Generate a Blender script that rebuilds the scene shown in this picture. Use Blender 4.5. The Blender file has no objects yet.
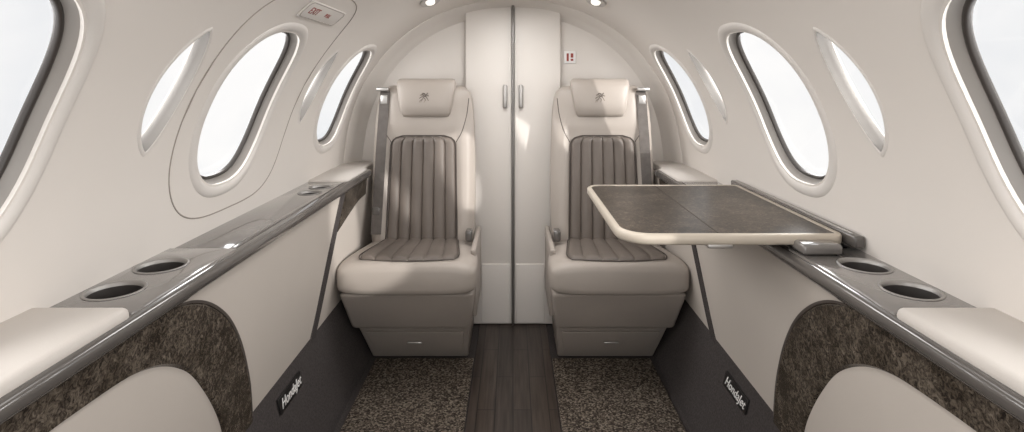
import bpy, bmesh, math
from mathutils import Vector, Matrix

H=1.12; F=560.0; D=2.59
sc=bpy.context.scene
col=sc.collection

# ---------------------------------------------------------------- helpers
def lin(c):
    r=[]
    for v in c:
        v=v/255.0
        r.append(v/12.92 if v<=0.04045 else ((v+0.055)/1.055)**2.4)
    return (r[0],r[1],r[2],1.0)

def mat(name,rgb,rough=0.5,metal=0.0,bump=0.0,bscale=200.0,var=0.0,vscale=5.0,coat=0.0,rgb2=None,spec=0.5,emis=None):
    m=bpy.data.materials.new(name); m.use_nodes=True
    nt=m.node_tree; b=nt.nodes['Principled BSDF']
    b.inputs['Base Color'].default_value=lin(rgb)
    b.inputs['Roughness'].default_value=rough
    b.inputs['Metallic'].default_value=metal
    b.inputs['Specular IOR Level'].default_value=spec
    if coat: 
        b.inputs['Coat Weight'].default_value=coat
        b.inputs['Coat Roughness'].default_value=0.06
    if emis:
        b.inputs['Emission Color'].default_value=lin(rgb); b.inputs['Emission Strength'].default_value=emis
    tc=nt.nodes.new('ShaderNodeTexCoord')
    n=nt.nodes.new('ShaderNodeTexNoise'); n.inputs['Scale'].default_value=vscale; n.inputs['Detail'].default_value=4
    nt.links.new(tc.outputs['Object'],n.inputs['Vector'])
    if rgb2 is None:
        k=1.0-var
        rgb2=tuple(v*k for v in rgb)
    r=nt.nodes.new('ShaderNodeValToRGB')
    r.color_ramp.elements[0].position=0.35; r.color_ramp.elements[1].position=0.65
    r.color_ramp.elements[0].color=lin(rgb2); r.color_ramp.elements[1].color=lin(rgb)
    nt.links.new(n.outputs['Fac'],r.inputs['Fac'])
    nt.links.new(r.outputs['Color'],b.inputs['Base Color'])
    if bump:
        n2=nt.nodes.new('ShaderNodeTexNoise'); n2.inputs['Scale'].default_value=bscale; n2.inputs['Detail'].default_value=3
        nt.links.new(tc.outputs['Object'],n2.inputs['Vector'])
        bp=nt.nodes.new('ShaderNodeBump'); bp.inputs['Strength'].default_value=bump; bp.inputs['Distance'].default_value=0.002
        nt.links.new(n2.outputs['Fac'],bp.inputs['Height']); nt.links.new(bp.outputs['Normal'],b.inputs['Normal'])
    return m

def ramp(nt,stops):
    r=nt.nodes.new('ShaderNodeValToRGB'); cr=r.color_ramp
    while len(cr.elements)<len(stops): cr.elements.new(0.5)
    for e,(p,c) in zip(cr.elements,stops): e.position=p; e.color=lin(c)
    return r

def burl_mat(name,rough,stops,spec=0.5,scale=85):
    m=bpy.data.materials.new(name); m.use_nodes=True
    nt=m.node_tree; b=nt.nodes['Principled BSDF']; b.inputs['Specular IOR Level'].default_value=spec
    tc=nt.nodes.new('ShaderNodeTexCoord')
    n1=nt.nodes.new('ShaderNodeTexNoise'); n1.inputs['Scale'].default_value=scale; n1.inputs['Detail'].default_value=6; n1.inputs['Roughness'].default_value=0.7; n1.inputs['Distortion'].default_value=1.3
    n2=nt.nodes.new('ShaderNodeTexNoise'); n2.inputs['Scale'].default_value=16; n2.inputs['Detail'].default_value=3; n2.inputs['Distortion'].default_value=1.0
    nt.links.new(tc.outputs['Object'],n1.inputs['Vector']); nt.links.new(tc.outputs['Object'],n2.inputs['Vector'])
    r=ramp(nt,stops)
    nt.links.new(n1.outputs['Fac'],r.inputs['Fac'])
    r2=ramp(nt,[(0.35,(185,182,178)),(0.65,(255,255,255))])
    nt.links.new(n2.outputs['Fac'],r2.inputs['Fac'])
    mx=nt.nodes.new('ShaderNodeMixRGB'); mx.blend_type='MULTIPLY'; mx.inputs['Fac'].default_value=1.0
    nt.links.new(r.outputs['Color'],mx.inputs['Color1']); nt.links.new(r2.outputs['Color'],mx.inputs['Color2'])
    nt.links.new(mx.outputs['Color'],b.inputs['Base Color'])
    b.inputs['Roughness'].default_value=rough
    return m

def carpet_mat():
    m=bpy.data.materials.new('speckled_carpet'); m.use_nodes=True
    nt=m.node_tree; b=nt.nodes['Principled BSDF']; b.inputs['Roughness'].default_value=1.0; b.inputs['Specular IOR Level'].default_value=0.1
    tc=nt.nodes.new('ShaderNodeTexCoord')
    v=nt.nodes.new('ShaderNodeTexVoronoi'); v.inputs['Scale'].default_value=190
    n=nt.nodes.new('ShaderNodeTexNoise'); n.inputs['Scale'].default_value=120; n.inputs['Detail'].default_value=2
    nt.links.new(tc.outputs['Object'],v.inputs['Vector']); nt.links.new(tc.outputs['Object'],n.inputs['Vector'])
    sp=nt.nodes.new('ShaderNodeSeparateColor'); nt.links.new(v.outputs['Color'],sp.inputs['Color'])
    mx=nt.nodes.new('ShaderNodeMath'); mx.operation='ADD'
    nt.links.new(sp.outputs['Red'],mx.inputs[0]); nt.links.new(n.outputs['Fac'],mx.inputs[1])
    r=ramp(nt,[(0.36,(50,45,41)),(0.6,(80,72,65)),(0.78,(114,104,93)),(0.95,(140,130,118))])
    h=nt.nodes.new('ShaderNodeMath'); h.operation='MULTIPLY'; h.inputs[1].default_value=0.62
    nt.links.new(mx.outputs[0],h.inputs[0]); nt.links.new(h.outputs[0],r.inputs['Fac'])
    nt.links.new(r.outputs['Color'],b.inputs['Base Color'])
    bp=nt.nodes.new('ShaderNodeBump'); bp.inputs['Strength'].default_value=0.6; bp.inputs['Distance'].default_value=0.003
    nt.links.new(v.outputs['Distance'],bp.inputs['Height']); bp.invert=True
    nt.links.new(bp.outputs['Normal'],b.inputs['Normal'])
    return m

def plank_mat():
    m=bpy.data.materials.new('dark_planks'); m.use_nodes=True
    nt=m.node_tree; b=nt.nodes['Principled BSDF']; b.inputs['Roughness'].default_value=0.42
    tc=nt.nodes.new('ShaderNodeTexCoord'); mp=nt.nodes.new('ShaderNodeMapping')
    mp.inputs['Rotation'].default_value=(0,0,math.radians(90))
    nt.links.new(tc.outputs['Object'],mp.inputs['Vector'])
    br=nt.nodes.new('ShaderNodeTexBrick'); br.inputs['Scale'].default_value=1.0
    br.inputs['Brick Width'].default_value=0.42; br.inputs['Row Height'].default_value=0.0605
    br.inputs['Mortar Size'].default_value=0.0018; br.inputs['Color1'].default_value=lin((84,73,66)); br.inputs['Color2'].default_value=lin((70,61,56)); br.inputs['Mortar'].default_value=lin((24,21,19))
    nt.links.new(mp.outputs['Vector'],br.inputs['Vector'])
    mp2=nt.nodes.new('ShaderNodeMapping'); mp2.inputs['Scale'].default_value=(60,3,1)
    nt.links.new(tc.outputs['Object'],mp2.inputs['Vector'])
    n=nt.nodes.new('ShaderNodeTexNoise'); n.inputs['Scale'].default_value=1.5; n.inputs['Detail'].default_value=5
    nt.links.new(mp2.outputs['Vector'],n.inputs['Vector'])
    r=ramp(nt,[(0.3,(165,160,155)),(0.7,(255,255,255))]); nt.links.new(n.outputs['Fac'],r.inputs['Fac'])
    mx=nt.nodes.new('ShaderNodeMixRGB'); mx.blend_type='MULTIPLY'; mx.inputs['Fac'].default_value=1.0
    nt.links.new(br.outputs['Color'],mx.inputs['Color1']); nt.links.new(r.outputs['Color'],mx.inputs['Color2'])
    nt.links.new(mx.outputs['Color'],b.inputs['Base Color'])
    return m

M={}
M['wall']=mat('cream_wall_lining',(222,216,210),0.6,var=0.012,vscale=2,bump=0.05,bscale=400,spec=.3)
M['frame']=mat('window_surround',(218,213,208),0.45,var=0.01)
M['reveal']=mat('grey_window_reveal',(150,145,140),0.4,var=0.03)
M['gasket']=mat('dark_gasket',(62,57,54),0.4,var=0.1)
M['chromeframe']=mat('satin_reveal',(150,146,142),0.35,metal=0.4,var=0.03)
M['leather']=mat('beige_leather',(168,159,151),0.45,bump=0.12,bscale=350,var=0.03,vscale=3)
M['leatherl']=mat('pale_leather_pad',(198,192,186),0.5,bump=0.1,bscale=350,var=0.02,vscale=3)
M['leatherd']=mat('taupe_leather_insert',(108,99,92),0.5,bump=0.15,bscale=350,var=0.06,vscale=6)
M['panel']=mat('beige_panel',(190,182,174),0.55,bump=0.06,bscale=300,var=0.02,vscale=2,spec=.3)
M['pipe']=mat('dark_piping',(78,70,65),0.6,var=0.1)
M['gloss']=mat('gloss_grey_lacquer',(114,110,107),0.12,var=0.04,vscale=4,coat=0.8)
M['trim']=mat('dark_grey_gloss_trim',(90,86,83),0.15,var=0.05,vscale=4,coat=0.6)
M['metal']=mat('brushed_metal',(186,183,180),0.35,metal=0.8,var=0.04,vscale=30)
M['champ']=mat('champagne_edge',(196,186,172),0.35,metal=0.2,var=0.03)
M['cup']=mat('dark_cup_well',(84,80,78),0.35,metal=0.5,var=0.1)
M['cuprim']=mat('cup_rim',(165,162,159),0.4,metal=0.6,var=0.05)
M['burl']=burl_mat('dark_burl_veneer',.22,[(0.34,(34,29,26)),(0.47,(70,63,56)),(0.57,(102,93,83)),(0.72,(136,127,115))],.5,105)
M['burlt']=burl_mat('dark_burl_table',.3,[(0.34,(26,22,19)),(0.47,(54,47,41)),(0.58,(88,78,67)),(0.72,(136,123,107))],.18,110)
M['base']=mat('seat_base_shell',(166,157,149),0.5,var=0.03)
M['based']=mat('seat_base_lower',(160,151,143),0.5,var=0.03)
M['belt']=mat('belt_webbing',(98,92,88),0.8,bump=0.4,bscale=600,var=0.1,vscale=40)
M['char']=mat('charcoal_carpet',(78,73,72),0.95,bump=0.6,bscale=500,var=0.2,vscale=200,spec=0.15)
M['carpet']=carpet_mat()
M['plank']=plank_mat()
M['black']=mat('black_plate',(30,28,28),0.35,var=0.1)
M['white']=mat('white_print',(236,234,232),0.5,var=0.01)
M['red']=mat('red_print',(150,60,52),0.5,var=0.03)
M['seam']=mat('seam_shadow_gap',(158,149,141),0.8,var=0.05)
M['door']=mat('cream_door_panel',(220,214,208),0.5,var=0.01,vscale=2)
M['lamp']=mat('lamp_lens',(255,250,240),0.4,emis=0.9)
g=bpy.data.materials.new('window_glass'); g.use_nodes=True
nt=g.node_tree; nt.nodes.clear()
o=nt.nodes.new('ShaderNodeOutputMaterial'); t=nt.nodes.new('ShaderNodeBsdfTransparent'); gl=nt.nodes.new('ShaderNodeBsdfGlossy'); gl.inputs['Roughness'].default_value=0.02
mx=nt.nodes.new('ShaderNodeMixShader'); mx.inputs[0].default_value=0.05
nt.links.new(t.outputs[0],mx.inputs[1]); nt.links.new(gl.outputs[0],mx.inputs[2]); nt.links.new(mx.outputs[0],o.inputs['Surface'])
M['glass']=g

def finish(me,angle=35):
    for p in me.polygons: p.use_smooth=True
    try: me.set_sharp_from_angle(angle=math.radians(angle))
    except Exception: pass

def mobj(name,verts,faces,material,parent=None,angle=35,fix=True):
    me=bpy.data.meshes.new(name); me.from_pydata([tuple(v) for v in verts],[],faces); me.validate()
    if fix:
        bm=bmesh.new(); bm.from_mesh(me); bmesh.ops.recalc_face_normals(bm,faces=bm.faces); bm.to_mesh(me); bm.free()
    me.materials.append(M[material]); finish(me,angle)
    ob=bpy.data.objects.new(name,me); col.objects.link(ob)
    if parent is not None: attach(ob,parent)
    return ob

def attach(ob,parent):
    ob.parent=parent
    ob.matrix_parent_inverse=Matrix.Translation(parent.location).inverted() if parent.type=='EMPTY' else Matrix.Identity(4)

def empty(name,loc,label,cat,group=None):
    e=bpy.data.objects.new(name,None); e.location=loc; e.empty_display_size=0.05; col.objects.link(e)
    e['label']=label; e['category']=cat
    if group: e['group']=group
    return e

def top(ob,label,cat,group=None,kind=None):
    ob['label']=label; ob['category']=cat
    if group: ob['group']=group
    if kind: ob['kind']=kind

def struct(ob,label,cat='wall'):
    ob['kind']='structure'; ob['label']=label; ob['category']=cat

def rbox(name,c,d,bev,material,parent=None,seg=3,taper=None,rot=None):
    bm=bmesh.new(); bmesh.ops.create_cube(bm,size=1.0)
    for v in bm.verts:
        s=(1,1)
        if taper and v.co.z<0: s=taper
        v.co=Vector((v.co.x*d[0]*s[0],v.co.y*d[1]*s[1],v.co.z*d[2]))
    if bev>0: bmesh.ops.bevel(bm,geom=bm.edges[:],offset=bev,segments=seg,profile=0.5,affect='EDGES')
    if rot is not None: bmesh.ops.rotate(bm,cent=(0,0,0),matrix=rot,verts=bm.verts)
    bmesh.ops.translate(bm,vec=c,verts=bm.verts)
    me=bpy.data.meshes.new(name); bm.to_mesh(me); bm.free(); me.materials.append(M[material]); finish(me,50)
    ob=bpy.data.objects.new(name,me); col.objects.link(ob)
    if parent is not None: attach(ob,parent)
    return ob

def loft(name,secs,material,parent=None,caps=True,angle=50,closed=True):
    n=len(secs[0]); V=[p for s in secs for p in s]; Fc=[]
    for i in range(len(secs)-1):
        for j in range(n if closed else n-1):
            k=(j+1)%n
            Fc.append((i*n+j,i*n+k,(i+1)*n+k,(i+1)*n+j))
    if caps:
        Fc.append(tuple(range(n))[::-1]); Fc.append(tuple((len(secs)-1)*n+j for j in range(n)))
    return mobj(name,V,Fc,material,parent,angle)

def sell(a,b,e,n=40):
    out=[]
    for i in range(n):
        th=2*math.pi*i/n; c=math.cos(th); s=math.sin(th)
        out.append((a*math.copysign(abs(c)**(2/e),c), b*math.copysign(abs(s)**(2/e),s)))
    return out

def cat_rom(P,m=8,closed=False):
    out=[]; n=len(P)
    for i in range(n-1 if not closed else n):
        if closed: p0,p1,p2,p3=P[(i-1)%n],P[i],P[(i+1)%n],P[(i+2)%n]
        else:
            p1,p2=P[i],P[i+1]
            p0=P[i-1] if i>0 else tuple(2*a-b for a,b in zip(p1,p2))
            p3=P[i+2] if i+2<n else tuple(2*a-b for a,b in zip(p2,p1))
        for k in range(m):
            t=k/m
            out.append(tuple(0.5*((2*b)+(-a+c)*t+(2*a-5*b+4*c-d)*t*t+(-a+3*b-3*c+d)*t**3) for a,b,c,d in zip(p0,p1,p2,p3)))
    if not closed: out.append(tuple(P[-1]))
    return out

def interp(keys,x):
    if x<=keys[0][0]: return keys[0][1]
    for (a,b),(c,d) in zip(keys,keys[1:]):
        if x<=c:
            t=(x-a)/(c-a); return b+(d-b)*t
    return keys[-1][1]
def sst(a,b,x):
    t=max(0,min(1,(x-a)/(b-a))); return t*t*(3-2*t)

def tube(name,pts,r,material,parent=None,closed=False,n=8):
    cu=bpy.data.curves.new(name,'CURVE'); cu.dimensions='3D'; sp=cu.splines.new('POLY'); sp.points.add(len(pts)-1)
    for p,q in zip(sp.points,pts): p.co=(q[0],q[1],q[2],1)
    sp.use_cyclic_u=closed; cu.bevel_depth=r; cu.bevel_resolution=2; cu.use_fill_caps=True
    tmp=bpy.data.objects.new('tmp',cu); col.objects.link(tmp)
    dg=bpy.context.evaluated_depsgraph_get(); me=bpy.data.meshes.new_from_object(tmp.evaluated_get(dg))
    bpy.data.objects.remove(tmp); me.name=name
    me.materials.clear(); me.materials.append(M[material]); finish(me,60)
    ob=bpy.data.objects.new(name,me); col.objects.link(ob)
    if parent is not None: attach(ob,parent)
    return ob

def join(name,obs,parent=None):
    bm=bmesh.new(); mats=[]
    for ob in obs:
        me=ob.data.copy()
        off=[]
        for m in me.materials:
            if m not in mats: mats.append(m)
            off.append(mats.index(m))
        for p in me.polygons: p.material_index=off[p.material_index] if off else 0
        bm.from_mesh(me)
    me=bpy.data.meshes.new(name); bm.to_mesh(me); bm.free()
    for m in mats: me.materials.append(m)
    finish(me,45)
    for ob in obs: bpy.data.objects.remove(ob)
    r=bpy.data.objects.new(name,me); col.objects.link(r)
    if parent is not None: attach(r,parent)
    return r

def boolean(ob,cutters,angle=35):
    for c in cutters:
        md=ob.modifiers.new('b','BOOLEAN'); md.operation='DIFFERENCE'; md.object=c; md.solver='EXACT'
    dg=bpy.context.evaluated_depsgraph_get(); dg.update()
    me=bpy.data.meshes.new_from_object(ob.evaluated_get(dg))
    ob.modifiers.clear(); ob.data=me
    for c in cutters: bpy.data.objects.remove(c)
    finish(me,angle)

# ---------------------------------------------------------------- cabin shell profile
PR=[(.758,.66),(.755,.74),(.745,.83),(.725,.94),(.686,1.055),(.625,1.165),(.535,1.275),(.42,1.365),(.30,1.425),(.15,1.468),(0,1.48)]
SP=cat_rom(PR,24)
TL=[0]
for a,b in zip(SP,SP[1:]): TL.append(TL[-1]+math.hypot(b[0]-a[0],b[1]-a[1]))
def prof(t):
    t=max(0,min(TL[-1]-1e-6,t))
    lo,hi=0,len(TL)-1
    while hi-lo>1:
        m=(lo+hi)//2
        if TL[m]<=t: lo=m
        else: hi=m
    k=(t-TL[lo])/(TL[hi]-TL[lo]); a,b=SP[lo],SP[hi]
    dx,dz=b[0]-a[0],b[1]-a[1]
    if lo>0 and hi<len(SP)-1:
        a0=SP[lo-1]; b0=SP[hi+1]; dx,dz=b0[0]-a0[0],b0[1]-a0[1]
    L=math.hypot(dx,dz)
    return a[0]+(b[0]-a[0])*k, a[1]+(b[1]-a[1])*k, -dz/L, dx/L
def tz(z):
    for i,(a,b) in enumerate(zip(SP,SP[1:])):
        if a[1]<=z<=b[1]: return TL[i]+(TL[i+1]-TL[i])*(z-a[1])/(b[1]-a[1])
    return 0
def tx(x):
    for i,(a,b) in enumerate(zip(SP,SP[1:])):
        if a[0]>=x>=b[0] and a[1]>1.0: return TL[i]+(TL[i+1]-TL[i])*(a[0]-x)/(a[0]-b[0])
    return 0
def surf(sg,y,t,off=0.0):
    X,Z,nx,nz=prof(t)
    return (sg*(X+off*nx),y,Z+off*nz)

Y0=-0.7; Y1=2.64; TS=tx(0.30)
def build_wall(sg,name):
    nt_=40; ny=50; th=0.03
    secs=[]
    for i in range(ny+1):
        y=Y0+(Y1-Y0)*i/ny
        s=[surf(sg,y,TS*j/nt_,0) for j in range(nt_+1)]+[surf(sg,y,TS*j/nt_,-th) for j in range(nt_,-1,-1)]
        secs.append(s)
    return loft(name,secs,'wall',None,True,40)

def wloop(sg,yc,tc,hy,ht,kind,sc_,off,n=64,grow=None):
    out=[]
    for i in range(n):
        th=2*math.pi*i/n
        if kind=='oval':
            c,s=math.cos(th),math.sin(th); e=2.6
            y=math.copysign(abs(c)**(2/e),c)*hy; t=math.copysign(abs(s)**(2/e),s)*ht
            gr=grow or 0
            y+=gr*c; t+=gr*s
        else:
            k=i/n
            if k<0.5: v=-1+4*k; side=1
            else: v=3-4*k; side=-1
            v=math.sin(v*math.pi/2)
            w=(1-v*v)**0.8
            gr=grow or 0
            y=side*(hy*w+gr*(1-abs(v)**6)); t=v*(ht+gr*1.6)
        out.append(surf(sg,yc+y,tc+t,off))
    return out

TB=tz(.872); TT=tz(1.230)
WC=(TB+TT)/2; WH=(TT-TB)/2
SB=tz(.984); ST=tz(1.212); SCc=(SB+ST)/2; SH=(ST-SB)/2
WIN=[('oval',.640,WC,.172,WH),('slit',1.085,SCc,.050,SH),('oval',1.430,WC,.150,WH),('slit',1.875,SCc,.050,SH),('oval',2.215,WC,.152,WH*.97)]
wid=1
for sg,wn in ((-1,'wall_left'),(1,'wall_right')):
    w=build_wall(sg,wn)
    struct(w,'cream padded curved cabin sidewall lining with oval windows')
    cut=[]
    for kind,yc,tc,hy,ht in WIN:
        secs=[wloop(sg,yc,tc,hy,ht,kind,1,o,grow=.014 if kind=='oval' else .004) for o in (.03,-.005,-.02,-.06)]
        cut.append(loft('cutter',secs,'wall'))
    boolean(w,cut,30)
    for kind,yc,tc,hy,ht in WIN:
        if kind=='oval':
            prof_=[(.046,.0),(.043,.003),(.037,.005),(.029,.0055),(.022,.003),(.017,-.002)]
            prof_r=[(.017,-.002),(.013,-.008),(.009,-.016),(.005,-.024)]
            prof_d=[(.0052,-.023),(.003,-.021),(-.001,-.021),(-.003,-.024),(-.003,-.032)]
            glass_g=-.002
        else:
            prof_=[(.009,.0),(.007,.002),(.004,.0025),(.002,.001)]
            prof_r=None
            prof_d=[(.002,.001),(.001,-.006),(.0,-.012),(-.001,-.016),(-.001,-.024)]
            glass_g=.0
        fr=loft('window_%d'%wid,[wloop(sg,yc,tc,hy,ht,kind,1,o,grow=gw) for gw,o in prof_],'frame',None,False,60)
        struct(fr,'rounded oval cabin window with moulded cream surround' if kind=='oval' else 'slim pointed almond shaped cabin window slot','window'); wid+=1
        if prof_r: loft('window_reveal',[wloop(sg,yc,tc,hy,ht,kind,1,o,grow=gw) for gw,o in prof_r],'reveal',fr,False,60)
        loft('gasket',[wloop(sg,yc,tc,hy,ht,kind,1,o,grow=gw) for gw,o in prof_d],'gasket' if kind=='oval' else 'chromeframe',fr,False,60)
        lp=wloop(sg,yc,tc,hy,ht,kind,1,-.028 if kind=='oval' else -.018,grow=glass_g)
        gl_=mobj('glass',lp,[tuple(range(len(lp)))],'glass',fr)
# ceiling
secs=[]
for i in range(21):
    y=Y0+(Y1-Y0)*i/20
    a=[surf(1,y,TS+(TL[-1]-TS)*j/12) for j in range(13)]; b=[surf(-1,y,TL[-1]-(TL[-1]-TS)*j/12) for j in range(1,13)]
    inner=a+b
    outer=[(p[0],p[1],p[2]+.06) for p in inner][::-1]
    secs.append(inner+outer)
ce=loft('ceiling',secs,'wall',None,True,40); struct(ce,'cream arched cabin ceiling panel','ceiling')

# bulkhead
def arch_pts(off=0.0,m=26):
    L=[surf(-1,0,TL[-1]*j/m,off) for j in range(m+1)]; R=[surf(1,0,TL[-1]*j/m,off) for j in range(m,-1,-1)][1:]
    return [(p[0],p[2]) for p in L+R]
pts=[(-.77,-.02),(-.77,.5)]+arch_pts(-.01)+[(.77,.5),(.77,-.02)]
b=loft('wall_back',[[(x,y,z) for x,z in pts] for y in (D,D+.05)],'door',None,True,40); struct(b,'cream rear bulkhead wall with arched top')
secs=[]
for y,o in ((D-.10,-.004),(D-.10,.002),(D-.085,.012),(D-.05,.024),(D-.02,.036),(D-.004,.055),(D+.004,.058),(D+.004,-.004)):
    secs.append([(x,y,z) for x,z in arch_pts(o)])
n=len(secs[0]); V=[p for s in secs for p in s]; Fc=[]
for i in range(len(secs)):
    for j in range(n-1):
        a=i*n+j; c=((i+1)%len(secs))*n+j
        Fc.append((a,a+1,c+1,c))
tr=mobj('trim_1',V,Fc,'wall',None,40); struct(tr,'cream arched cove moulding around the bulkhead','trim')

for i,sg in enumerate((-1,1)):
    xa,xb=.0045,.217
    dr=rbox('door_%d'%(i+1),(sg*(xa+xb)/2,D-.022,.735),(xb-xa,.04,1.452),.006,'door'); struct(dr,'cream folding bulkhead door leaf','door')
    rbox('kick_panel',(sg*.078,D-.044,.15),(.13,.008,.27),.004,'door',dr)
    h=rbox('door_handle',(sg*.036,D-.052,H-.075),(.021,.018,.108),.009,'metal',dr,4); h['label']='slim polished metal pull handle'
st=rbox('trim_2',(0,D-.030,.735),(.012,.05,1.45),.002,'gasket'); struct(st,'dark sealing strip between the door leaves','trim')
st=rbox('trim_3',(0.0,D-.057,.735),(.004,.006,1.45),.0015,'metal'); struct(st,'thin bright metal strip on the door seal','trim')

# floor
fl=rbox('floor',(0,(Y0+D)/2,-.015),(1.36,D-Y0,.03),0,'char'); struct(fl,'charcoal carpeted cabin floor','floor')
wr=rbox('trim_4',(0,(Y0+D)/2,.0035),(.302,D-Y0-.02,.007),.001,'plank'); struct(wr,'dark brown wood plank aisle strip','floor')
for sg in (-1,1):
    c=rbox('carpet_runner',(sg*.352,(Y0+2.235)/2,.006),(.392,2.235-Y0,.010),.004,'carpet'); top(c,'speckled brown and beige looped carpet beside the plank aisle','carpet','carpet runners along the aisle')
def xl(z): return .572+.085*min(1,max(0,z/.30))**0.8
for sg,nm in ((-1,'baseboard_left'),(1,'baseboard_right')):
    zs=[-.01,0,.03,.08,.14,.2,.26,.31]
    secs=[[(sg*xl(z),y,z) for z in zs]+[(sg*(xl(z)+.03),y,z) for z in zs[::-1]] for y in (Y0,D)]
    lb=loft(nm,secs,'char',None,True,40); struct(lb,'charcoal carpet covered lower sidewall','baseboard')

# ---------------------------------------------------------------- side consoles
ZL=.745
def xp(z): return .616+(.72-z)*.085
def strip(name,up,lowr,sg,material,parent,th=.006,m=10,base=0.0):
    U=cat_rom(up,m); L=cat_rom(lowr,m)
    secs=[]
    for u,l in zip(U,L):
        mid=[((1-k)*u[0]+k*l[0],(1-k)*u[1]+k*l[1]) for k in (0,.04,.5,.96,1)]
        f=[(sg*(xp(z)-(base if i in (0,4) else base+th)),y,z) for i,(y,z) in enumerate(mid)]
        bk=[(sg*(xp(z)+.004),y,z) for y,z in mid[::-1]]
        secs.append(f+bk)
    return loft(name,secs,material,parent,True,30)

PE=.888
for sg in (-1,1):
    con=empty('side_console',(sg*.68,1.0,0),'beige sidewall console with glossy grey ledge and burl band','console','sidewall consoles')
    zs=[.722-.455*k/8 for k in range(9)]
    secs=[[(sg*xp(z),y,z) for z in zs]+[(sg*(xp(z)+.02),y,z) for z in zs[::-1]] for y in (Y0,.3,.8,1.2,1.6,2.0,D-.01)]
    p=loft('console_panel',secs,'panel',con,True,30)
    up=[(Y0,.720),(.5,.720),(.92,.718),(1.08,.690),(1.20,.620),(1.29,.52),(1.36,.39),(1.40,.268)]
    lo=[(Y0,.650),(.5,.650),(.80,.648),(.95,.628),(1.07,.565),(1.16,.47),(1.235,.36),(1.27,.268)]
    s=strip('burl_band',up,lo,sg,'burl',con); s['label']='dark burl veneer arched band'
    up2=[(a+.007,b+.003) for a,b in up[2:]]
    strip('panel_seam_shadow',up2,up[2:],sg,'pipe',con,.002)  # dark strip painting the shadow in the seam along the burl arch
    strip('divider_strip',[(2.06,.72),(2.00,.60),(1.94,.47),(1.88,.34),(1.84,.268)],[(2.01,.72),(1.95,.60),(1.89,.47),(1.83,.34),(1.79,.268)],sg,'char',con,.004)
    s=strip('burl_insert',[(2.075,.720),(2.2,.720),(2.28,.720),(2.345,.720)],[(1.985,.575),(2.12,.61),(2.24,.635),(2.345,.64)],sg,'burl',con); s['label']='dark burl veneer insert'
    prof_t=[(.622,.746),(.602,.746),(.594,.741),(.592,.731),(.595,.721),(.603,.713),(.622,.713)]
    tr_=loft('edge_trim',[[(sg*x,y,z) for x,z in prof_t] for y in (Y0,.5,1.0,1.5,2.0,2.345)],'trim',con,True,60); tr_['label']='glossy dark grey rounded edge trim'
    def slab(name,x0,x1,y0,y1,z0,z1,material,bev=.004):
        return rbox(name,(sg*(x0+x1)/2,(y0+y1)/2,(z0+z1)/2),(x1-x0,y1-y0,z1-z0),bev,material,con)
    cups=[(.700,.985,.046),(.700,1.115,.046)]
    small=[(.675,1.86,.036),(.675,1.96,.036)] if sg<0 else []
    la=slab('ledge_top',.606,.768,PE+.003,1.235,.718,ZL+.005,'gloss')
    def cyl(x,y,r,z0,z1,seg=40):
        lp=[(sg*x+r*math.cos(2*math.pi*k/seg),y+r*math.sin(2*math.pi*k/seg)) for k in range(seg)]
        return loft('cutter',[[(a,b_,z) for a,b_ in lp] for z in (z0,z1)],'cup')
    boolean(la,[cyl(x,y,r,.70,.80) for x,y,r in cups],30)
    lb=slab('ledge_top',.606,.768,1.238,2.06,.718,ZL,'gloss')
    if small: boolean(lb,[cyl(x,y,r,.70,.80) for x,y,r in small],30)
    lc=slab('end_pad',.606,.768,2.063,2.345,.716,ZL+.006,'leatherl',.010); lc['label']='pale leather ledge pad'
    lc=slab('end_pad',.630,.768,2.345,2.57,.716,ZL+.004,'leatherl',.006); lc['label']='pale leather ledge pad'
    pd=slab('armrest_pad',.603,.775,Y0,PE,.735,ZL+.018,'leatherl',.012); pd['label']='pale leather padded armrest'
    rbox('ledge_rail',(sg*.622,1.64,ZL+.001),(.014,.80,.006),.0025,'trim',con)
    for x,y,r in cups+small:
        zt=ZL+.005 if (x,y,r) in cups else ZL
        n_=40
        def ring(rr,z): return [(sg*x+rr*math.cos(2*math.pi*k/n_),y+rr*math.sin(2*math.pi*k/n_),z) for k in range(n_)]
        ch=loft('cup_holder',[ring(r+.003,zt+.0005),ring(r+.002,zt+.002),ring(r-.001,zt+.002),ring(r-.003,zt-.001),ring(r-.004,zt-.006)],'cuprim',con,False,60)
        ch['label']='round recessed cup holder with metal rim'
        wl=loft('well',[ring(r-.0035,zt-.004),ring(r-.006,zt-.03),ring(r-.008,zt-.052),ring(r-.014,zt-.056),ring(.002,zt-.056)],'cup',None,False,60)
        wl.parent=ch
    if sg>0:
        rbox('table_slot',(.722,1.56,ZL-.001),(.050,.62,.006),.002,'black',con)

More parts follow.
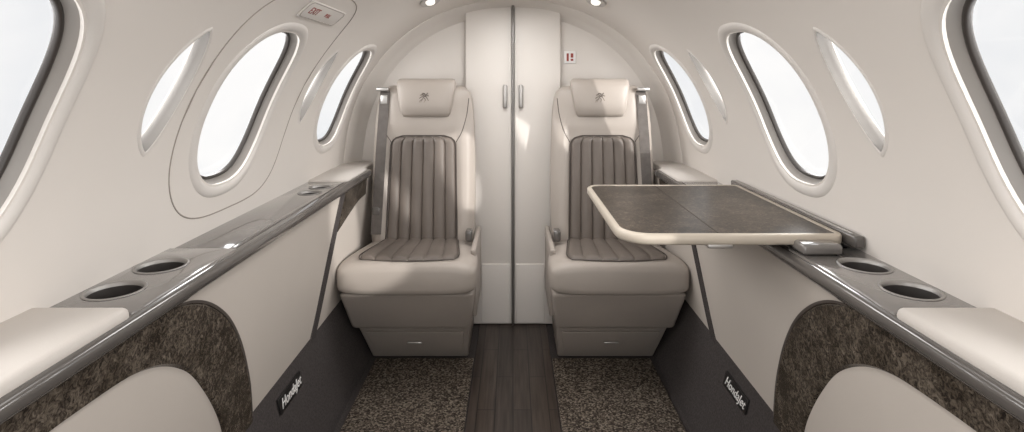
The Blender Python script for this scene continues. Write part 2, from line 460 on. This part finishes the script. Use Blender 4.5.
# ---------------------------------------------------------------- seats
SX=.385
def fy_back(v): return 2.352+.095*v
def build_seat(sg):
    cx=sg*SX
    s=empty('cabin_seat',(cx,2.35,0),'beige leather aircraft seat with dark taupe ribbed inserts against the bulkhead','seat','cabin seats')
    def quad_loft(name,rows,material,bev=.012,parent=s):
        bm=bmesh.new(); lays=[]
        for z,x0,x1,yf,yb in rows:
            lays.append([bm.verts.new(p) for p in ((cx+x0,yf,z),(cx+x1,yf,z),(cx+x1,yb,z),(cx+x0,yb,z))])
        for a,b_ in zip(lays,lays[1:]):
            for k in range(4): bm.faces.new((a[k],a[(k+1)%4],b_[(k+1)%4],b_[k]))
        bm.faces.new(lays[0][::-1]); bm.faces.new(lays[-1])
        bmesh.ops.recalc_face_normals(bm,faces=bm.faces)
        bmesh.ops.bevel(bm,geom=bm.edges[:],offset=bev,segments=3,profile=.5,affect='EDGES')
        me=bpy.data.meshes.new(name); bm.to_mesh(me); bm.free(); me.materials.append(M[material]); finish(me,50)
        ob=bpy.data.objects.new(name,me); col.objects.link(ob); attach(ob,parent); return ob
    def xr(wallside,aisle):
        a,b_=sg*wallside,-sg*aisle
        return (min(a,b_),max(a,b_))
    quad_loft('seat_pedestal',[(.0,*xr(.182,.205),2.265,2.55),(.165,*xr(.215,.215),2.165,2.55)],'based',.010)
    dw=quad_loft('base_drawer',[(.030,*xr(.160,.185),2.240,2.262),(.145,*xr(.185,.195),2.166,2.188)],'based',.004)
    hd=rbox('handle',(cx,2.189,.093),(.058,.008,.008),.003,'metal',None); hd.parent=dw
    quad_loft('seat_skirt',[(.175,*xr(.228,.222),2.125,2.55),(.345,*xr(.250,.242),2.026,2.55)],'base',.016)
    quad_loft('skirt_reveal',[(.160,*xr(.20,.20),2.18,2.5),(.180,*xr(.20,.20),2.15,2.5)],'pipe',.003)
    secs=[]
    ks=[(1.995,.215,.030,.402),(1.999,.236,.046,.402),(2.010,.248,.056,.403),(2.03,.253,.061,.404),(2.08,.255,.062,.404),(2.16,.250,.059,.402),(2.28,.238,.054,.397),(2.40,.222,.050,.393),(2.42,.20,.04,.393)]
    for y,w,h,zc in ks:
        secs.append([(cx+a,y,zc+b_) for a,b_ in sell(w,h,5,56)])
    loft('seat_cushion',secs,'leather',s,True,60)
    def ctop(y): return interp([(k[0],k[3]+k[2]) for k in ks],y)
    nu,nv=84,30; V=[];Fc=[]
    R=6
    for j in range(nv+1):
        v=j/nv
        y=2.375-(2.375-2.035)*v
        hw=.152+.040*v
        if v>.8: hw*=math.sqrt(max(0,1-((v-.8)/.2)**2*.22))
        for i in range(nu+1):
            u=-1+2*i/nu
            edge=min(1,(1-abs(u))/.05)*min(1,(1-v)/.05+.0)
            rib=abs(math.sin(math.pi*(u+1)/2*R))**.55
            yy=y-.012*(1-u*u)*v
            z=ctop(yy)+.002-.010*(1-edge)+.009*rib*edge
            V.append((cx+u*hw,yy,z))
    for j in range(nv):
        for i in range(nu):
            a=j*(nu+1)+i; Fc.append((a,a+1,a+nu+2,a+nu+1))
    si=mobj('cushion_insert',V,Fc,'leatherd',s,80); si['label']='dark taupe ribbed leather insert'
    bd=[V[j*(nu+1)] for j in range(nv+1)]+[V[nv*(nu+1)+i] for i in range(1,nu+1)]+[V[j*(nu+1)+nu] for j in range(nv-1,-1,-1)]
    tube('cushion_piping',[(p[0],p[1],ctop(p[1])+.003) for p in bd],.0022,'pipe',s)
    secs=[]
    z0,z1=.415,1.095
    wk=[(0,.212),(.08,.221),(.3,.224),(.55,.222),(.75,.217),(.86,.212),(.92,.205),(.96,.194),(.985,.178),(1,.155)]
    def bw(v): return interp(wk,v)
    vs=[0,.04,.1,.2,.3,.4,.5,.58,.64,.68,.72,.76,.8,.84,.88,.91,.935,.955,.97,.982,.992,1.0]
    def bol(u,v):
        return .018*sst(.64,.76,u)*(1-sst(.86,1.0,u))*(1-sst(.66,.82,v))*sst(-.02,.06,v)
    def head(u,v):
        return .010*(1-sst(.6,.95,u))*sst(.69,.74,v)*(1-sst(.9,1.0,v))
    def front(u,v):
        hd_=.052-.012*v; u=min(.999,abs(u))
        return fy_back(v)+hd_-hd_*(max(0,1-u**5))**.2-bol(u,v)-head(u,v)
    for v in vs:
        z=z0+(z1-z0)*v; hd_=.052-.012*v
        if v>.96: hd_*=math.sqrt(max(.05,1-((v-.96)/.042)**2))
        yc=fy_back(v)+(.052-.012*v)
        w=bw(v)
        pts=[]
        e=5; nf=48
        for i in range(nf+1):
            u=-1+2*i/nf; u=math.sin(u*math.pi/2)
            b_=-hd_*(max(0,1-abs(u)**e))**(1/e)
            pts.append((cx+u*w,yc+b_-bol(abs(u),v)-head(abs(u),v),z))
        for i in range(1,24):
            u=1-2*i/24; u=math.sin(u*math.pi/2)
            pts.append((cx+u*w,yc+hd_*(max(0,1-abs(u)**e))**(1/e),z))
        secs.append(pts)
    loft('backrest',secs,'leather',s,True,60)
    def rib_panel(name,vl0,vl1,hwf,ribs,material,depth,amp,nv=44,nu=84):
        V=[];Fc=[]
        for j in range(nv+1):
            k=j/nv; v=vl0+(vl1-vl0)*k; z=z0+(z1-z0)*v
            hw=hwf(k)
            for i in range(nu+1):
                u=-1+2*i/nu
                edge=min(1,(1-abs(u))/.06)*min(1,(1-k)/.04)
                rib=abs(math.sin(math.pi*(u+1)/2*ribs))**.5
                y=fy_back(v)-depth*edge-amp*rib*edge+.006*(1-edge)
                V.append((cx+u*hw,y,z))
        for j in range(nv):
            for i in range(nu):
                a=j*(nu+1)+i; Fc.append((a,a+nu+1,a+nu+2,a+1))
        return V,mobj(name,V,Fc,material,s,80)
    def hwf(k):
        h=.150-.012*k
        if k>.9: h-= .05*(1-math.sqrt(max(0,1-((k-.9)/.1)**2)))
        return h
    V,bi=rib_panel('backrest_insert',.045,.685,hwf,6,'leatherd',.003,.013); bi['label']='dark taupe vertically channelled leather insert'
    nu,nv=84,44
    bd=[V[j*(nu+1)] for j in range(nv+1)]+[V[nv*(nu+1)+i] for i in range(1,nu+1)]+[V[j*(nu+1)+nu] for j in range(nv-1,-1,-1)]
    tube('backrest_piping',[(p[0],fy_back((p[2]-z0)/(z1-z0))-.004,p[2]) for p in bd],.0028,'pipe',s)
    for k in (-1,1):
        pts=cat_rom([(cx+k*.140,0,.852),(cx+k*.166,0,.90),(cx+k*.184,0,.97),(cx+k*.192,0,1.04)],6)
        P=[]
        for p in pts:
            v=(p[2]-z0)/(z1-z0); u=abs(p[0]-cx)/bw(v)
            P.append((p[0],front(u,v),p[2]))
        tube('bolster_seam',P,.0018,'pipe',s)
    hx=cx-sg*.008
    secs=[]
    for z,w,d_,yc in [(.958,.085,.006,2.434),(.962,.098,.020,2.431),(.975,.106,.028,2.429),(1.01,.114,.033,2.429),(1.05,.121,.035,2.433),(1.09,.127,.033,2.439),(1.110,.128,.028,2.444),(1.122,.123,.018,2.448),(1.126,.114,.006,2.450)]:
        secs.append([(hx+a,yc+b_,z) for a,b_ in sell(w,d_,4.5,48)])
    hr=loft('headrest',secs,'leather',s,True,60)
    strokes=[[(-.020,-.022),(-.012,-.008),(-.004,.004),(.004,.010),(.012,.020)],
             [(-.026,-.004),(-.016,.002),(-.006,.004),(.002,.004),(.010,.008),(.018,.006)],
             [(-.014,.016),(-.006,.018),(.000,.014),(.002,.006)],
             [(-.022,.010),(-.012,.012),(-.004,.008)],
             [(-.004,-.002),(.002,-.010),(-.004,-.022)],
             [(.004,.004),(.010,-.004),(.016,-.014)],
             [(-.012,-.008),(-.020,-.012),(-.026,-.022)]]
    obs=[]
    for st_ in strokes:
        P=cat_rom([(a*.95,b_*1.0) for a,b_ in st_],5)
        obs.append(tube('stroke',[(hx+a,2.3985,1.045+b_) for a,b_ in P],.0019,'leatherd'))
    em=join('headrest_emblem',obs); em.parent=hr; em['label']='dark embroidered emblem'
    def band(name,path,width_dir,w,material,th=.0025):
        secs=[]
        for p in path:
            p=Vector(p); wd=Vector(width_dir)*w/2; n_=Vector((0,th,0))
            secs.append([p-wd-n_,p+wd-n_,p+wd+n_,p-wd+n_])
        return loft(name,secs,material,s,True,30)
    def bp_(x,z):
        v=(z-z0)/(z1-z0); return (cx+sg*x,min(front((abs(x)-.018)/bw(v),v),front(abs(x)/bw(v),v))-.005,z)
    path=[(cx+sg*.178,2.475,1.085)]+[bp_(.172+.016*(1.06-z)/.6,z) for z in (1.06,1.0,.94,.88,.82,.76,.70,.64,.58,.52,.475)]
    sb=band('shoulder_belt',cat_rom(path,4),(1,0,0),.042,'belt'); sb['label']='dark grey webbing shoulder strap'
    rbox('belt_guide',(cx+sg*.180,2.435,1.080),(.056,.030,.018),.006,'metal',s)
    rbox('belt_tongue',(cx+sg*.174,bp_(.174,1.035)[1]-.003,1.035),(.032,.010,.040),.004,'metal',s)
    rbox('lap_latch',(cx+sg*.190,bp_(.188,.60)[1]-.004,.56),(.034,.010,.05),.004,'trim',s)
    rbox('belt_buckle',(cx-sg*.205,2.31,.482),(.030,.055,.045),.008,'trim',s)
    quad_loft('side_cover',[(.19,*xr(-.222,.242),2.20,2.50),(.47,*xr(-.222,.242),2.14,2.50)],'base',.007)
    return s
for sg in (-1,1): build_seat(sg)

# ---------------------------------------------------------------- folding table (right)
tb=empty('folding_table',(.48,1.5,.755),'fold-out table with dark burl top and champagne metal edge','table')
def rrect(x0,x1,y0,y1,rads,z,n=8):
    out=[]
    cs=[(x0,y0,180),(x1,y0,270),(x1,y1,0),(x0,y1,90)]
    for (x,y,a0),r in zip(cs,rads):
        ccx=x+(r if x==x0 else -r); ccy=y+(r if y==y0 else -r)
        for k in range(n+1):
            a=math.radians(a0+90*k/n); out.append((ccx+r*math.cos(a),ccy+r*math.sin(a),z))
    return out
zt=.784
rads=[.075,.02,.02,.05]
def tl(ins,z): return rrect(.232+ins,.722-ins,1.215+ins,1.80-ins,[max(.004,r-ins) for r in rads],z)
rim=loft('table_edge',[tl(.018,zt-.023),tl(.004,zt-.023),tl(0,zt-.018),tl(0,zt-.004),tl(.003,zt),tl(.013,zt),tl(.014,zt-.003)],'champ',tb,False,60); rim['label']='champagne metal rounded table edge'
tt=loft('table_top',[tl(.0135,zt-.020),tl(.0135,zt-.0012)],'burlt',tb,True,30); tt['label']='dark burl veneer top'
rbox('table_fold_seam',(.452,1.507,zt-.001),(.003,.555,.0014),0,'pipe',tb)
rbox('fold_hinge',(.452,1.235,zt-.026),(.055,.035,.010),.003,'metal',tb)
rbox('slide_rail',(.738,1.53,zt-.010),(.024,.68,.026),.005,'trim',tb)
rbox('slide_rail',(.732,1.53,zt+.004),(.005,.64,.004),.0015,'metal',tb)
rbox('support_arm',(.652,1.205,zt-.0215),(.085,.060,.022),.007,'gloss',tb)
rbox('support_arm',(.640,1.50,zt-.026),(.10,.30,.012),.005,'trim',tb)

# ---------------------------------------------------------------- plates, placards, exit outline
def text_mesh(s,size,material,shear=0.0,ext=.0006):
    cu=bpy.data.curves.new('t','FONT'); cu.body=s; cu.size=size; cu.shear=shear; cu.extrude=ext; cu.align_x='CENTER'; cu.align_y='CENTER'
    tmp=bpy.data.objects.new('tmp',cu); col.objects.link(tmp)
    dg=bpy.context.evaluated_depsgraph_get(); me=bpy.data.meshes.new_from_object(tmp.evaluated_get(dg)); bpy.data.objects.remove(tmp)
    me.materials.clear(); me.materials.append(M[material]); return me
for sg in (-1,1):
    zc=.228; yc=1.60
    dx=(xl(.26)-xl(.20)); up=Vector((sg*dx,0,.06)).normalized(); rt=Vector((0,-sg,0)); nrm=rt.cross(up)
    R=Matrix((rt,up,nrm)).transposed()
    pos=Vector((sg*xl(zc),yc,zc))+nrm*.004
    pl=rbox('name_plate',(0,0,0),(.155,.042,.006),.002,'black'); pl.matrix_world=Matrix.Translation(pos)@R.to_4x4()
    top(pl,'small black plate with white script lettering on the charcoal sidewall','sign','lower sidewall plates')
    me=text_mesh('HondaJet',.036,'white',.35); tx_=bpy.data.objects.new('lettering',me); col.objects.link(tx_); tx_.parent=pl; tx_.location=(0,-.001,.0036)

t0=tz(.785); t1=tz(1.345)
def hatch(n=90):
    out=[]
    for i in range(n):
        th=2*math.pi*i/n; c,s=math.cos(th),math.sin(th); e=3.6
        out.append(surf(-1,1.475+math.copysign(abs(c)**(2/e),c)*.30,(t0+t1)/2+math.copysign(abs(s)**(2/e),s)*(t1-t0)/2,.0002))
    return out
hs=tube('trim_5',hatch(),.0016,'seam',None,True); struct(hs,'thin seam outlining the emergency exit hatch','trim')
def placard(sg,y,z,ly,lt,name,label,txt=None,border=False):
    tt_=tz(z); X,Z,nx,nz=prof(tt_); nrm=Vector((sg*nx,0,nz)); rt=Vector((0,-sg,0)); up=nrm.cross(rt)
    R=Matrix((rt,up,nrm)).transposed(); pos=Vector((sg*X,y,Z))+nrm*.003
    pl=rbox(name,(0,0,0),(ly,lt,.004),.0018,'frame'); pl.matrix_world=Matrix.Translation(pos)@R.to_4x4(); top(pl,label,'sign')
    if border:
        pts=rrect(-ly/2+.004,ly/2-.004,-lt/2+.004,lt/2-.004,[.016]*4,.002); tube('border',pts,.0009,'seam',None,True).parent=pl
    if txt:
        for t_,x_,s_ in txt:
            me=text_mesh(t_,s_,'red'); q=bpy.data.objects.new('lettering',me); col.objects.link(q); q.parent=pl; q.location=(x_,0,.0022)
placard(-1,1.50,1.298,.27,.058,'exit_placard','long cream exit handle cover with small red lettering above window',[('EXIT',-.07,.030),('PULL',.03,.018)],True)
sn=rbox('warning_sign',(.262,D-.004,H+.105),(.054,.008,.056),.002,'white'); top(sn,'small white sign with red pictogram on the bulkhead','sign')
for i,(a,b_,c,d_) in enumerate([(-.010,0,.010,.036),(.010,.008,.012,.020),(.010,-.012,.012,.010)]):
    rbox('pictogram',(.262+a,D-.0085,H+.105+b_),(c,.002,d_),.0005,'red').parent=sn
for sg in (-1,1):
    for y in (2.12,):
        X,Z,nx,nz=prof(tx(.315)); nrm=Vector((sg*nx,0,nz)); rt=Vector((0,1,0)); up=nrm.cross(rt)
        R=Matrix((rt,up,nrm)).transposed(); pos=Vector((sg*X,y,Z))
        e=empty('reading_light',pos,'small recessed reading light with metal bezel in the ceiling','light','ceiling reading lights')
        T=Matrix.Translation(pos)@R.to_4x4()
        def rg(rx,ry,z): return [T@Vector((rx*math.cos(2*math.pi*k/36),ry*math.sin(2*math.pi*k/36),z)) for k in range(36)]
        loft('bezel',[rg(.085,.040,0),rg(.083,.038,.006),rg(.070,.028,.008),rg(.064,.024,.004)],'metal',e,True,60)
        loft('lens',[rg(.05,.018,.004),rg(.046,.016,.010)],'lamp',e,True,60)

# ---------------------------------------------------------------- lighting
w=bpy.data.worlds.new('World'); sc.world=w; w.use_nodes=True; nt=w.node_tree
bg=nt.nodes['Background']; tc=nt.nodes.new('ShaderNodeTexCoord'); n=nt.nodes.new('ShaderNodeTexNoise'); n.inputs['Scale'].default_value=3.0; n.inputs['Detail'].default_value=5
nt.links.new(tc.outputs['Generated'],n.inputs['Vector'])
r=ramp(nt,[(0.35,(232,234,237)),(0.58,(253,252,251))]); nt.links.new(n.outputs['Fac'],r.inputs['Fac']); nt.links.new(r.outputs['Color'],bg.inputs['Color'])
bg.inputs['Strength'].default_value=1.05
def area(name,loc,rot,sx,sy,power,colr=(1,.985,.965)):
    l=bpy.data.lights.new(name,'AREA'); l.shape='RECTANGLE'; l.size=sx; l.size_y=sy; l.energy=power; l.color=colr
    ob=bpy.data.objects.new(name,l); ob.location=loc; ob.rotation_euler=rot; col.objects.link(ob); return ob
area('ceiling_fill',(0,.7,1.44),(0,0,0),.35,1.8,6.0)  # added overhead fill out of view, lifts the whole cabin
area('ceiling_fill',(0,2.05,1.455),(0,0,0),.30,.45,3.9)  # added fill out of view, brightens the rear bulkhead
area('cabin_fill',(0,-.62,.85),(math.radians(86),0,0),1.1,1.0,6.5)  # added fill behind the camera, not a cabin fixture
for sg in (-1,1):
    for yc in (.665,1.455,2.265):
        a=area('window_light',(sg*1.05,yc,1.22),(0,sg*math.radians(66),0),.5,.5,8.5,(1,.99,.98))
sl=bpy.data.lights.new('sun','SUN'); sl.energy=3.2; sl.angle=math.radians(1.5); sl.color=(1,.97,.93)
so=bpy.data.objects.new('sun',sl); so.rotation_euler=Vector((-.875,.97,-.36)).to_track_quat('-Z','Y').to_euler(); col.objects.link(so)

# ---------------------------------------------------------------- camera
cd=bpy.data.cameras.new('cam'); cd.sensor_width=36; cd.lens=36*F/1024; cd.shift_y=-(216-80)/1024; cd.shift_x=-1/1024; cd.clip_start=.01
co=bpy.data.objects.new('cam',cd); co.location=(0,0,H); co.rotation_euler=(math.radians(90),0,0); col.objects.link(co); sc.camera=co
sc.view_settings.view_transform='Standard'
